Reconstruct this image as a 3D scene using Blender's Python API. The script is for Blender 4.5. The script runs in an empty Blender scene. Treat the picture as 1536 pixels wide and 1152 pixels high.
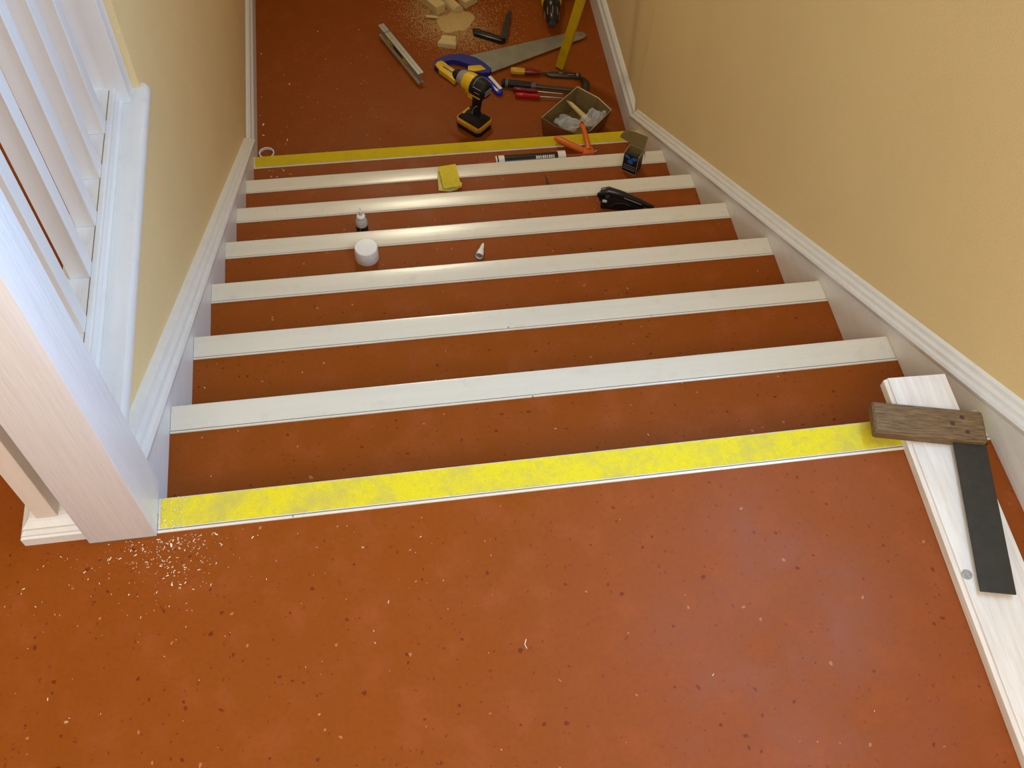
import bpy, bmesh, math, random
from mathutils import Vector, Matrix, Euler
random.seed(7)
PI = math.pi
C = bpy.context.scene.collection
SC = bpy.context.scene

# ------------------------------------------------------------------ camera
cam_d = bpy.data.cameras.new('camera'); cam = bpy.data.objects.new('camera', cam_d); C.objects.link(cam)
cam.location = (0.4144, -0.7802, 1.4556); cam.rotation_euler = (0.5765, -0.0453, -0.1471)
cam_d.sensor_width = 36; cam_d.lens = 1503.66/1536*36; cam_d.clip_start = 0.02; cam_d.clip_end = 60
SC.camera = cam
# ------------------------------------------------------------------ light
SC.view_settings.view_transform = 'Standard'; SC.view_settings.look = 'None'
SC.view_settings.gamma = 1; SC.view_settings.use_curve_mapping = False
SC.view_settings.exposure = 0.0
w = bpy.data.worlds.new('sky'); SC.world = w; w.use_nodes = True
w.node_tree.nodes['Background'].inputs[0].default_value = (0.55, 0.75, 1.0, 1)
w.node_tree.nodes['Background'].inputs[1].default_value = 1.0

def area(name, loc, target, sx, sy, power, color):
    l = bpy.data.lights.new(name, 'AREA'); l.shape = 'RECTANGLE'; l.size = sx; l.size_y = sy
    l.energy = power; l.color = color
    o = bpy.data.objects.new(name, l); C.objects.link(o); o.location = loc
    o.rotation_euler = (Vector(target)-Vector(loc)).to_track_quat('-Z', 'Y').to_euler()
    return o
SKY = (0.30, 0.585, 1.0)
area('window_daylight', (1.44, 0.0, 1.22), (-0.6, 0.0, 0.45), 0.85, 0.75, 33.0, SKY)      # daylight through the stair window
area('landing_lamp', (0.3, -1.5, 2.38), (0.9, 0.3, 0.0), 1.2, 1.0, 45.0, (1.0, 0.89, 0.71))  # ceiling panel over the landing
area('landing_fill', (-0.55, -2.52, 1.50), (0.9, 0.6, 0.0), 1.1, 1.1, 42.0, (0.56, 0.77, 1.0))   # added cool fill from behind the camera; back wall has no opening
area('hall_lamp', (0.67, 3.74, 1.12), (0.7, 0.9, -0.6), 0.30, 0.30, 12.0, (1.0, 0.90, 0.64)).data.spread = math.radians(115)     # lamp over the lower hall

# ------------------------------------------------------------------ dimensions
W = 1.4184; G = 0.28; R = 0.16578; SW = 0.0623; ZF = -8*R; S = R/G
XL = -0.032          # left wall plane
XR = W+0.022         # right wall plane

# ------------------------------------------------------------------ materials
def lin(c):
    return tuple(((v/255)/12.92 if v/255 <= .04045 else ((v/255+.055)/1.055)**2.4) for v in c)+(1,)
class Mat:
    def __init__(s, name, col, rough=.5, metal=0, spec=.5):
        s.m = bpy.data.materials.new(name); s.m.use_nodes = True; s.nt = s.m.node_tree
        s.b = s.nt.nodes['Principled BSDF']
        s.col = lin(col); s.b.inputs['Base Color'].default_value = s.col
        s.b.inputs['Roughness'].default_value = rough; s.b.inputs['Metallic'].default_value = metal
        s.b.inputs['Specular IOR Level'].default_value = spec
        s.out = None
    def n(s, t, **kw):
        x = s.nt.nodes.new(t)
        for k, v in kw.items():
            if k in x.inputs.keys(): x.inputs[k].default_value = v
            else: setattr(x, k, v)
        return x
    def l(s, a, b): s.nt.links.new(a, b)
    def coord(s, scale=(1, 1, 1), rot=(0, 0, 0), obj=True):
        tc = s.n('ShaderNodeTexCoord'); mp = s.n('ShaderNodeMapping')
        mp.inputs['Scale'].default_value = scale; mp.inputs['Rotation'].default_value = rot
        s.l(tc.outputs['Object'], mp.inputs[0]); return mp.outputs[0]
    def cur(s):
        if s.out is None:
            r = s.n('ShaderNodeRGB'); r.outputs[0].default_value = s.col; s.out = r.outputs[0]
        return s.out
    def mix(s, fac, col, mode='MIX', amt=1.0):
        m = s.n('ShaderNodeMix', data_type='RGBA', blend_type=mode)
        if amt != 1.0:
            mu = s.n('ShaderNodeMath', operation='MULTIPLY'); mu.inputs[1].default_value = amt; s.l(fac, mu.inputs[0]); fac = mu.outputs[0]
        s.l(fac, m.inputs[0]); s.l(s.cur(), m.inputs[6]); m.inputs[7].default_value = lin(col) if len(col) == 3 else col
        s.out = m.outputs[2]; s.l(s.out, s.b.inputs['Base Color'])
    def noise(s, vec, scale, lo, hi, detail=3, rough=.6):
        t = s.n('ShaderNodeTexNoise'); t.inputs['Scale'].default_value = scale; t.inputs['Detail'].default_value = detail; t.inputs['Roughness'].default_value = rough
        s.l(vec, t.inputs['Vector'])
        r = s.n('ShaderNodeMapRange'); r.inputs[1].default_value = lo; r.inputs[2].default_value = hi; s.l(t.outputs[0], r.inputs[0])
        return r.outputs[0]
    def specks(s, vec, scale, keep, size):
        v = s.n('ShaderNodeTexVoronoi'); v.inputs['Scale'].default_value = scale; s.l(vec, v.inputs['Vector'])
        a = s.n('ShaderNodeMath', operation='LESS_THAN'); a.inputs[1].default_value = size; s.l(v.outputs['Distance'], a.inputs[0])
        sp = s.n('ShaderNodeSeparateColor'); s.l(v.outputs['Color'], sp.inputs[0])
        b = s.n('ShaderNodeMath', operation='LESS_THAN'); b.inputs[1].default_value = keep; s.l(sp.outputs[0], b.inputs[0])
        c = s.n('ShaderNodeMath', operation='MULTIPLY'); s.l(a.outputs[0], c.inputs[0]); s.l(b.outputs[0], c.inputs[1])
        return c.outputs[0]
    def bump(s, h, strength, dist):
        b = s.n('ShaderNodeBump'); b.inputs['Strength'].default_value = strength; b.inputs['Distance'].default_value = dist
        s.l(h, b.inputs['Height']); s.l(b.outputs[0], s.b.inputs['Normal'])

def simple(name, col, rough=.5, metal=0, spec=.5, var=.12, scale=40):
    m = Mat(name, col, rough, metal, spec)
    v = m.coord()
    m.mix(m.noise(v, scale, .35, .75), tuple(max(0, c*.72) for c in col), amt=var*2)
    return m.m

def lino():
    m = Mat('terracotta_linoleum', (139, 68, 8), .5, 0, .18)
    v = m.coord()
    m.mix(m.noise(v, 3.2, .35, .7, 4), (144, 68, 10), amt=.5)
    m.mix(m.noise(v, 16, .5, .72, 4), (164, 84, 40), amt=.35)
    m.mix(m.noise(v, 120, .45, .7, 2), (130, 58, 14), amt=.35)
    # distorted coordinates so that specks are irregular chips
    t = m.n('ShaderNodeTexNoise'); t.inputs['Scale'].default_value = 90; m.l(v, t.inputs['Vector'])
    va = m.n('ShaderNodeVectorMath', operation='MULTIPLY_ADD'); va.inputs[1].default_value = (.011, .011, 0); m.l(t.outputs['Color'], va.inputs[0]); m.l(v, va.inputs[2])
    d = va.outputs[0]
    m.mix(m.specks(d, 60, .16, .17), (96, 34, 8), amt=.75)
    m.mix(m.specks(d, 110, .22, .19), (108, 42, 10), amt=.6)
    m.mix(m.specks(d, 47, .12, .12), (196, 132, 92), amt=.55)
    m.mix(m.specks(d, 26, .10, .055), (226, 190, 140), amt=.5)
    r = m.noise(v, 8, .3, .7, 3)
    rr = m.n('ShaderNodeMapRange'); rr.inputs[3].default_value = .40; rr.inputs[4].default_value = .58; m.l(r, rr.inputs[0]); m.l(rr.outputs[0], m.b.inputs['Roughness'])
    m.bump(m.noise(v, 260, .2, .8, 2), .12, .0006)
    return m.m

def painted(name, col, axis, bump=.35, rough=.42, dirt=.12, spots=.7):
    """brush-painted timber with the grain telegraphing through, long axis 0/1/2"""
    m = Mat(name, col, rough, 0, .5)
    sc = [38, 38, 38]; sc[axis] = 2.2
    v = m.coord(tuple(sc))
    n1 = m.noise(v, 1.0, .3, .7, 4, .7)
    m.mix(n1, tuple(c*.93 for c in col), amt=.5)
    v2 = m.coord()
    m.mix(m.noise(v2, 22, .55, .8, 5, .7), (150, 142, 128), amt=dirt)
    m.mix(m.specks(v2, 34, .10, .07), (70, 62, 52), amt=spots)
    m.bump(n1, bump, .0015)
    return m.m

def plaster(name, col):
    m = Mat(name, col, .75, 0, .2)
    v = m.coord()
    m.mix(m.noise(v, 2.0, .35, .7, 3), tuple(c*.94 for c in col), amt=.5)
    m.mix(m.noise(v, 300, .4, .7, 2), tuple(c*.93 for c in col), amt=.5)
    m.bump(m.noise(v, 220, .3, .7, 3), .25, .0012)
    return m.m

def tape(name, col, dirt, amt):
    m = Mat(name, col, .7, 0, .2)
    v = m.coord()
    m.mix(m.noise(v, 11, .46, .66, 5, .75), dirt, amt=amt)
    m.mix(m.noise(v, 60, .5, .72, 4, .7), dirt, amt=amt*.7)
    m.mix(m.noise(v, 700, .4, .65, 1), tuple(c*.85 for c in col), amt=.5)
    m.bump(m.noise(v, 900, .3, .7, 1), .3, .0005)
    return m.m

def wood(name, col, dark, axis, rough=.6, sc=(3, 60, 60)):
    m = Mat(name, col, rough, 0, .3)
    s3 = [sc[1]]*3; s3[axis] = sc[0]
    v = m.coord(tuple(s3))
    n = m.noise(v, 1.6, .35, .68, 4, .7)
    m.mix(n, dark, amt=.85)
    m.bump(n, .4, .001)
    return m.m

M = {
 'lino': lino(),
 'white': painted('white_gloss_paint', (232, 229, 224), 1),
 'white_x': painted('white_nosing_paint', (224, 214, 194), 0, .12, .27, .22),
 'white_z': painted('white_newel_paint', (236, 233, 232), 2, 1.0, .4, .04, .0),
 'white_smooth': painted('white_baluster_paint', (236, 233, 230), 2, .15, .4, .03, .0),
 'white_plank': wood('primed_board', (238, 230, 218), (214, 200, 184), 1, .6, (3.5, 45, 45)),
 'cream': plaster('cream_wall_paint', (240, 212, 156)),
 'cream_post': painted('cream_post_paint', (232, 218, 205), 2, .1),
 'ceiling': plaster('ceiling_white', (235, 232, 224)),
 'yellow_near': tape('yellow_tape_scuffed', (230, 208, 32), (188, 172, 92), .75),
 'yellow_far': tape('yellow_tape', (214, 186, 8), (186, 158, 40), .5),
 'seam': simple('dark_joint', (112, 98, 80), .8),
 'raw_wood': wood('raw_pine', (222, 198, 140), (196, 166, 104), 0, .7, (6, 90, 90)),
 'dust': simple('sawdust', (206, 172, 112), .9, 0, .1, .25, 160),
 'chip': simple('wood_chip', (246, 232, 200), .8, 0, .1),
 'stock': wood('worn_rosewood', (136, 108, 72), (64, 42, 24), 0, .55, (22, 260, 260)),
 'stock_edge': simple('stock_rivet', (66, 44, 26), .5),
 'blade': simple('dark_patinated_steel', (60, 55, 44), .55, .1, .25, .3, 60),
 'steel': simple('bright_steel', (178, 180, 172), .34, .85, .5, .25, 18),
 'alu': simple('aluminium', (190, 192, 186), .38, .7, .5, .15, 60),
 'dark_steel': simple('forged_dark_steel', (70, 64, 56), .45, .5, .5, .3, 80),
 'black': simple('black_rubber', (22, 21, 20), .55, 0, .4, .1, 60),
 'black_gloss': simple('black_plastic', (28, 26, 26), .3, 0, .5, .1, 60),
 'grey_line': simple('grey_overmould', (150, 148, 140), .5),
 'yellow': simple('tool_yellow', (236, 190, 20), .45, 0, .5, .1, 60),
 'orange_yellow': simple('battery_yellow', (206, 142, 14), .5, 0, .5, .15, 60),
 'level_yellow': simple('level_yellow_paint', (206, 168, 10), .45, 0, .5, .15, 30),
 'blue': simple('tool_blue', (30, 40, 130), .4, 0, .5, .1, 60),
 'bright_blue': simple('knife_blue', (30, 50, 190), .25, 0, .5, .1, 60),
 'red': simple('tool_red', (190, 22, 14), .3, 0, .5, .15, 60),
 'dark_red': simple('tool_dark_red', (120, 20, 16), .35, 0, .5, .1, 60),
 'amber': simple('tool_amber', (206, 158, 20), .3, 0, .5, .1, 60),
 'orange': simple('gun_orange', (214, 98, 22), .4, 0, .5, .08, 60),
 'rust_orange': simple('gun_frame_orange', (176, 62, 22), .45, 0, .5, .08, 60),
 'card': simple('brown_cardboard', (132, 108, 64), .85, 0, .1, .15, 30),
 'card_out': simple('cardboard_outside', (140, 84, 44), .85, 0, .1, .12, 30),
 'card_edge': simple('cardboard_edge', (200, 182, 140), .85, 0, .1),
 'box_dark': simple('box_dark_print', (22, 26, 40), .4, 0, .4, .08, 60),
 'box_blue': simple('box_blue_print', (46, 104, 160), .45, 0, .4, .06, 60),
 'white_plastic': simple('white_plastic', (238, 234, 226), .4, 0, .5, .04, 60),
 'print_white': simple('print_white', (226, 222, 212), .5, 0, .4, .04, 60),
 'sponge': simple('yellow_abrasive_sheet', (222, 200, 60), .85, 0, .1, .15, 90),
 'sponge_back': simple('abrasive_backing', (222, 200, 120), .85, 0, .1, .1, 90),
 'pink_edge': simple('pinkish_wood_edge', (224, 200, 190), .5),
 'knot': simple('knot_filler', (176, 172, 160), .7, 0, .2, .5, 300),
}
def glassy(name, col, rough, alpha, ior=1.45):
    m = Mat(name, col, rough)
    m.b.inputs['Transmission Weight'].default_value = alpha; m.b.inputs['IOR'].default_value = ior
    return m.m
M['vial'] = glassy('vial_yellow', (210, 220, 40), .15, .5)
def film():
    m = bpy.data.materials.new('clear_polythene'); m.use_nodes = True; nt = m.node_tree
    b = nt.nodes['Principled BSDF']; b.inputs['Base Color'].default_value = (.9, .9, .86, 1); b.inputs['Roughness'].default_value = .18
    t = nt.nodes.new('ShaderNodeBsdfTransparent'); mx = nt.nodes.new('ShaderNodeMixShader'); mx.inputs[0].default_value = .28
    nt.links.new(t.outputs[0], mx.inputs[1]); nt.links.new(b.outputs[0], mx.inputs[2]); nt.links.new(mx.outputs[0], nt.nodes['Material Output'].inputs[0])
    return m
M['film'] = film()
M['clear_plastic'] = glassy('frosted_bottle_plastic', (222, 218, 205), .35, .25)

# ------------------------------------------------------------------ mesh helpers
class MB:
    def __init__(s): s.bm = bmesh.new()
    def _add(s, b, mat):
        if mat is not None: bmesh.ops.transform(b, matrix=mat, verts=b.verts)
        me = bpy.data.meshes.new('t'); b.to_mesh(me); b.free(); s.bm.from_mesh(me); bpy.data.meshes.remove(me)
        return s
    def box(s, x0, x1, y0, y1, z0, z1, bev=0, mat=None, seg=2):
        b = bmesh.new()
        vs = [b.verts.new((x, y, z)) for x in (x0, x1) for y in (y0, y1) for z in (z0, z1)]
        for f in ((0, 1, 3, 2), (4, 6, 7, 5), (0, 4, 5, 1), (2, 3, 7, 6), (0, 2, 6, 4), (1, 5, 7, 3)): b.faces.new([vs[i] for i in f])
        bmesh.ops.recalc_face_normals(b, faces=b.faces)
        if bev: bmesh.ops.bevel(b, geom=list(b.edges), offset=bev, segments=seg, profile=.5, affect='EDGES')
        return s._add(b, mat)
    def prism(s, pts, axis, a, c, bev=0, mat=None, seg=2):
        """pts: 2D outline; axis 0: (y,z) extruded along x; 1: (x,z) along y; 2: (x,y) along z"""
        b = bmesh.new()
        def P(p, t): return ((t, p[0], p[1]), (p[0], t, p[1]), (p[0], p[1], t))[axis]
        A = [b.verts.new(P(p, a)) for p in pts]; B = [b.verts.new(P(p, c)) for p in pts]
        n = len(pts)
        b.faces.new(A); b.faces.new(B[::-1])
        for i in range(n): b.faces.new((A[i], B[i], B[(i+1) % n], A[(i+1) % n]))
        bmesh.ops.recalc_face_normals(b, faces=b.faces)
        if bev: bmesh.ops.bevel(b, geom=list(b.edges), offset=bev, segments=seg, profile=.5, affect='EDGES')
        return s._add(b, mat)
    def loft(s, rings, closed=True, caps=True, mat=None):
        b = bmesh.new()
        rs = [[b.verts.new(p) for p in r] for r in rings]; n = len(rs[0])
        for r0, r1 in zip(rs, rs[1:]):
            for i in range(n if closed else n-1): b.faces.new((r0[i], r0[(i+1) % n], r1[(i+1) % n], r1[i]))
        if caps and closed: b.faces.new(rs[0][::-1]); b.faces.new(rs[-1])
        bmesh.ops.recalc_face_normals(b, faces=b.faces)
        return s._add(b, mat)
    def lathe(s, prof, n=24, mat=None):
        rings = [[(max(r, 1e-4)*math.cos(2*PI*i/n), max(r, 1e-4)*math.sin(2*PI*i/n), z) for i in range(n)] for r, z in prof]
        return s.loft(rings, mat=mat)
    def tube(s, path, rad, n=10, mat=None, flat=1.0):
        path = [Vector(p) for p in path]
        if not isinstance(rad, (list, tuple)): rad = [rad]*len(path)
        rings = []; up0 = Vector((0, 0, 1))
        for i, p in enumerate(path):
            d = (path[min(i+1, len(path)-1)]-path[max(i-1, 0)]).normalized()
            u = up0 if abs(d.z) < .95 else Vector((0, 1, 0))
            a = d.cross(u).normalized(); c = a.cross(d).normalized()
            rings.append([p+a*math.cos(2*PI*k/n)*rad[i]+c*math.sin(2*PI*k/n)*rad[i]*flat for k in range(n)])
        return s.loft(rings, mat=mat)
    def build(s, name, m, parent=None, smooth=None, loc=None, rot=None, subsurf=0):
        me = bpy.data.meshes.new(name); s.bm.to_mesh(me); s.bm.free()
        mats = m if isinstance(m, (list, tuple)) else [m]
        for x in mats: me.materials.append(M[x])
        if smooth:
            me.polygons.foreach_set('use_smooth', [True]*len(me.polygons))
            me.set_sharp_from_angle(angle=math.radians(smooth))
        o = bpy.data.objects.new(name, me); C.objects.link(o)
        if parent: o.parent = parent
        if loc: o.location = loc
        if rot: o.rotation_euler = rot
        if subsurf:
            md = o.modifiers.new('s', 'SUBSURF'); md.levels = md.render_levels = subsurf
        return o
def tag(o, label=None, cat=None, group=None, kind=None):
    for k, v in (('label', label), ('category', cat), ('group', group), ('kind', kind)):
        if v: o[k] = v
    return o
def thing(name, label, cat, loc=(0, 0, 0), rot=(0, 0, 0), group=None):
    o = bpy.data.objects.new(name, None); C.objects.link(o); o.empty_display_size = .02
    o.location = loc; o.rotation_euler = rot if isinstance(rot, (tuple, Euler)) else (0, 0, rot)
    return tag(o, label, cat, group)
def T(x=0, y=0, z=0): return Matrix.Translation((x, y, z))
def RX(a): return Matrix.Rotation(a, 4, 'X')
def RY(a): return Matrix.Rotation(a, 4, 'Y')
def RZ(a): return Matrix.Rotation(a, 4, 'Z')
def basis(o, xdir, zhint):
    """matrix whose local x runs along xdir, z near zhint"""
    x = Vector(xdir).normalized(); z = Vector(zhint); z = (z-x*z.dot(x)).normalized(); y = z.cross(x)
    m = Matrix.Identity(4)
    for i in range(3): m[i][0] = x[i]; m[i][1] = y[i]; m[i][2] = z[i]; m[i][3] = o[i]
    return m
def text(s, size, m, parent, loc, rot, name='lettering', ext=.0004, sx=1.0, bold=.0):
    cu = bpy.data.curves.new('txt', 'FONT'); cu.body = s; cu.size = size; cu.extrude = ext; cu.offset = bold
    cu.align_x = 'CENTER'; cu.align_y = 'CENTER'
    t = bpy.data.objects.new('txt', cu); C.objects.link(t)
    bpy.context.view_layer.update()
    me = bpy.data.meshes.new_from_object(t.evaluated_get(bpy.context.evaluated_depsgraph_get()))
    C.objects.unlink(t); bpy.data.objects.remove(t)
    me.materials.clear(); me.materials.append(M[m])
    o = bpy.data.objects.new(name, me); C.objects.link(o); o.parent = parent; o.location = loc; o.rotation_euler = rot; o.scale = (sx, 1, 1)
    return o

# ================================================================== SETTING
# upper landing: main slab and the strip of landing left of the stair void
m = MB(); m.prism([(-1.5, -2.6), (XR, -2.6), (XR, -SW), (-0.06, -SW), (-0.06, 0.93), (-1.5, 0.93)], 2, -.004, 0)
tag(m.build('floor', 'lino'), kind='structure')
m = MB(); m.prism([(-1.5, -2.6), (XR, -2.6), (XR, -.03), (-0.06, -.03), (-0.06, 0.93), (-1.5, 0.93)], 2, -.22, -.0045)
tag(m.build('floor', 'ceiling'), kind='structure')
# lower hall
m = MB(); m.box(XL, 1.50, 7*G-.02, 4.8, ZF-.1, ZF)
tag(m.build('floor', 'lino'), kind='structure')
# right wall with the window opening high above the stair (out of the picture)
def wall_quad(mb, p): 
    b = bmesh.new(); b.faces.new([b.verts.new(q) for q in p]); return mb._add(b, None)
m = MB()
wx0, wx1, wz0, wz1 = -.47, .47, .80, 1.64
for (y0, y1, z0, z1) in ((-2.6, wx0, ZF-.1, 2.5), (wx1, 2.08, ZF-.1, 2.5), (wx0, wx1, ZF-.1, wz0), (wx0, wx1, wz1, 2.5)):
    m.box(XR, XR+.12, y0, y1, z0, z1)
m.prism([(XR, 2.08), (XR+.016, 2.16), (XR+.05, 4.8), (XR+.17, 4.8), (XR+.12, 2.08)], 2, ZF-.1, 2.5)
tag(m.build('wall_right', 'cream'), kind='structure')
# left wall: under the ledge, and full height beyond it
m = MB(); m.box(XL-.11, XL, .03, .912, ZF-.1, .008); m.box(XL-.11, XL, .912, 4.8, ZF-.1, 2.5)
tag(m.build('wall_left', 'cream'), kind='structure')
m = MB(); m.box(-1.5, XL-.11, .93, 1.03, -.2, 2.5)
tag(m.build('wall_landing', 'cream'), kind='structure')
m = MB(); m.box(-1.6, -1.5, -2.7, 1.03, -.2, 2.5)
tag(m.build('wall_outer', 'cream'), kind='structure')
m = MB(); m.box(-1.6, XR+.12, -2.7, -2.6, -.2, 2.5)
tag(m.build('wall_back', 'cream'), kind='structure')
m = MB(); m.box(XL-.11, XR+.17, 4.8, 4.9, ZF-.1, 2.5)
tag(m.build('wall_far', 'cream'), kind='structure')
m = MB(); m.box(-1.6, XR+.2, -2.7, 4.9, 2.5, 2.6)
tag(m.build('ceiling', 'ceiling'), kind='structure')
m = MB(); m.box(XL, XR+.05, 2.75, 4.8, 1.17, 1.27)
tag(m.build('ceiling', 'ceiling'), kind='structure')
wn = thing('window_1', None, None, (0, 0, 0)); tag(wn, kind='structure')
m = MB()
for a in ((wx0, wx0+.05, wz0, wz1), (wx1-.05, wx1, wz0, wz1), (wx0, wx1, wz0, wz0+.05), (wx0, wx1, wz1-.05, wz1), (-.02, .02, wz0, wz1)):
    m.box(XR+.03, XR+.08, a[0], a[1], a[2], a[3], .003)
m.build('frame_bars', 'white', wn)

wn = thing('added_window_frame', None, None, (-.55, -2.6, .9)); tag(wn, kind='structure')  # frame added on the solid back wall to dress the landing fill light
for x0, x1, z0, z1 in ((-.62, -.56, 0, 1.2), (.56, .62, 0, 1.2), (-.62, .62, -.06, 0), (-.62, .62, 1.2, 1.26)):
    m = MB(); m.box(x0, x1, .0005, .04, z0, z1, .003); m.build('frame_bars', 'white', wn)
# --- sloping skirtings (the closed strings of the stair with an ogee cap) and the level ones of the lower hall
ylow = 2.06
def string_board(name, x_face, x_wall, ystart, ztop0, slope_extra):
    """x_face: visible face; x_wall: plane of the wall behind"""
    o = thing(name, None, None); tag(o, kind='structure')
    sgn = 1 if x_wall > x_face else -1
    t = abs(x_wall-x_face)
    low = lambda y: -S*y + ztop0[0] + slope_extra[0]*y
    top = lambda y: -S*y + ztop0[1] + slope_extra[1]*y
    ys, ye = ystart, ylow
    yb0 = ys
    m = MB()
    if ys < 0:
        pts = [(ys, low(ys)), (ye, low(ye)), (ye, ZF-.02), (7*G-.3, ZF-.02), (.0, -.3), (-.04, -.1), (ys, -.1)]
    else:
        pts = [(ys, low(ys)), (ye, low(ye)), (ye, ZF-.02), (7*G-.3, ZF-.02), (ys, -.5)]
    m.prism(pts, 0, x_face, x_wall)
    m.build('string_board', 'white', o)
    # cap: profile (offset from face towards the wall, fraction 0..1 between low and top)
    prof = [(0, -.25), (-.0035, -.08), (-.005, .12), (-.002, .27), (.004, .34), (.006, .55), (.013, .66), (.016, .86), (t, 1.0)]
    rings = []
    n = 12
    for i in range(n+1):
        y = ys+(ye-ys)*i/n
        rings.append([(x_face+sgn*p, y, low(y)+(top(y)-low(y))*f) for p, f in prof]+[(x_wall, y, low(y)-.02)])
    m = MB(); m.loft(rings); m.build('cap_moulding', 'white', o, smooth=28)
    return o, low, top
sl, lowL, topL = string_board('baseboard_left', 0.0, XL-.0005, .028, (.030, .088), (.008, -.014))
sr, lowR, topR = string_board('baseboard_right', W, XR+.0005, -.35, (.032, .068), (.0015, .0))
def level_board(name, xf0, xw0, xf1, xw1, y0, y1, h, part='level_board'):
    o = thing(name, None, None); tag(o, kind='structure')
    sgn = 1 if xw0 > xf0 else -1; t = abs(xw0-xf0)
    prof = [(0, -.005), (0, h*.62), (-.002, h*.66), (-.002, h*.72), (.005, h*.80), (.008, h*.9), (t*.7, h*.96), (t, h), (t, -.005)]
    rings = []
    for (y, xf, xw) in ((y0, xf0, xw0), (y1, xf1, xw1)):
        tt = abs(xw-xf)
        rings.append([(xf+sgn*(p if p < t*.9 else tt), y, ZF+z) for p, z in prof])
    m = MB(); m.loft(rings); m.build('level_board', 'white', o)
    return o
level_board('baseboard_left', -.011, XL-.0005, -.009, XL-.0005, 2.045, 4.8, .128)
level_board('baseboard_right', 1.433, XR+.016, 1.466, XR+.052, 2.07, 4.8, .138)
# small return where the sloping cap stops against the level board
# ledge along the edge of the landing + base rail (capping of the stair void)
m = MB()
prof = [(-.14, .012), (-.0235, .012), (-.0190, .018), (-.0165, .027), (-.0165, .036), (-.0190, .045), (-.0235, .050), (-.14, .050)]
m.prism(prof, 1, .02, .912)
nose = [(-.0318, .012), (-.0235, .012), (-.0190, .018), (-.0165, .027), (-.0165, .036), (-.0190, .045), (-.0235, .050), (-.0318, .050)]
m.loft([[(x, .912, z) for x, z in nose], [(x, .924, z) for x, z in nose], [(-.0318+(x+.0318)*.6, .930, .031+(z-.031)*.85) for x, z in nose]])
tag(m.build('trim_1', 'white', smooth=40), kind='structure')
bs = thing('trim_2', None, None); tag(bs, kind='structure')
m = MB()
m.prism([(-.125, .0502), (-.062, .0502), (-.0615, .056), (-.066, .062), (-.064, .070), (-.068, .078), (-.067, .086), (-.070, .0895), (-.125, .0895)], 1, .03, .866)
m.build('base_rail', 'white', bs, smooth=30)
m = MB()
m.box(-.0785, -.0772, .03, .86, .0894, .0900)
m.build('filler_joint', 'seam', bs)

# ================================================================== STAIR
st = thing('staircase', 'closed-string staircase running down between cream walls with terracotta lino treads and white nosings', 'staircase', (0, 0, 0))
for n in range(8):
    y1 = n*G; z = -n*R
    # tread lino behind the nosing
    if n > 0:
        m = MB(); m.box(0, W, y1-G-.02, y1-SW, z-.03, z)
        m.build('tread', 'lino', st)
    # nosing board: bullnosed front edge, slim raised lip along the back edge
    m = MB()
    x0 = .0305 if n == 0 else .0008
    prof = [(y1-SW, -.03), (y1-SW, .0022), (y1-SW+.0035, .0030), (y1-SW+.0055, .0006), (y1-.006, .0006), (y1-.0015, -.001), (y1, -.0055), (y1, -.026), (y1-.004, -.03)]
    m.prism([(a, z+b) for a, b in prof], 0, x0, W-.0008)
    no = m.build('nosing', 'white_x', st, smooth=35)
    if n in (0, 7):
        tag(no, 'white nosing faced with yellow anti-slip tape')
        m = MB(); m.box(x0+.004, W-.006, y1-SW+.0085, y1-.004, z+.0004, z+.0016)
        m.build('yellow_tape', 'yellow_near' if n == 0 else 'yellow_far', no)
    # thin dark joint where the nosing meets the lino
    m = MB(); m.box(x0, W-.001, y1-SW+.0052, y1-SW+.0064, z-.002, z+.0009)
    m.build('joint', 'seam', no)
    # riser below the nosing
    m = MB(); m.box(0, W, y1-.028, y1-.012, z-R, z-.03)
    m.build('riser', 'lino', st)

# ================================================================== BALUSTRADE
m = MB(); m.box(-.0716, .0300, -.0665, .0280, 0, 1.15, .0018)
nw = thing('newel_post', 'thick white painted newel post standing at the top left corner of the stair', 'newel post')
m.build('post', 'white_z', nw, smooth=30)
m = MB(); m.box(-.081, .040, -.077, .038, 1.15, 1.175, .004); m.build('post_cap', 'white', nw)
m = MB(); m.box(-.0722, .0306, -.0671, -.0655, .0, .0014); m.build('base_joint', 'seam', nw)
where = ['nearest the newel post', 'second along from the newel post', 'third along from the newel post', 'fourth along from the newel post', 'last before the half post at the wall']
for i in range(5):
    yb = .272+.1168*i
    m = MB(); m.box(-.017, .017, 0, .034, 0, .86, .0012)
    b = m.build('baluster', 'white_smooth')
    b.location = (-.0940, yb, .0898)
    tag(b, 'square white baluster on the landing rail, '+where[i], 'baluster', 'white balusters along the landing')
hp = thing('half_newel', 'short white half post fixed to the cream wall end, closing the baluster row', 'post', (-.083, .866, .0502))
m = MB(); m.box(-.037, .037, 0, .0455, 0, 1.05, .0012); m.build('post', 'white_smooth', hp)
hr = thing('handrail', 'white handrail above the balusters', 'handrail', (-.094, .0, .948))
m = MB(); m.prism([(-.03, 0), (.03, 0), (.034, .02), (.02, .045), (-.02, .045), (-.034, .02)], 1, .0285, .865); m.build('rail', 'white', hr, smooth=40)
# slim cream post with moulded plinth left of the newel
cp = thing('cream_post', 'slim cream post on a white moulded plinth just left of the thick newel post', 'post', (-.1, 0, 0))
m = MB(); m.box(-.036, -.004, -.040, .02, .05, .94, .0015); m.build('shaft', 'cream_post', cp)
m = MB()
xs0, xs1, yf, yb = -.0665, .0275, -.058, .03
steps = [(0, 0), (0, .021), (.003, .024), (.003, .028), (.008, .034), (.008, .039), (.016, .046), (.020, .051), (.026, .052)]
m.loft([[(xs0+d, yf+d, z), (xs1, yf+d, z), (xs1, yb, z), (xs0+d, yb, z)] for d, z in steps])
m.build('plinth', 'white', cp)

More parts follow.
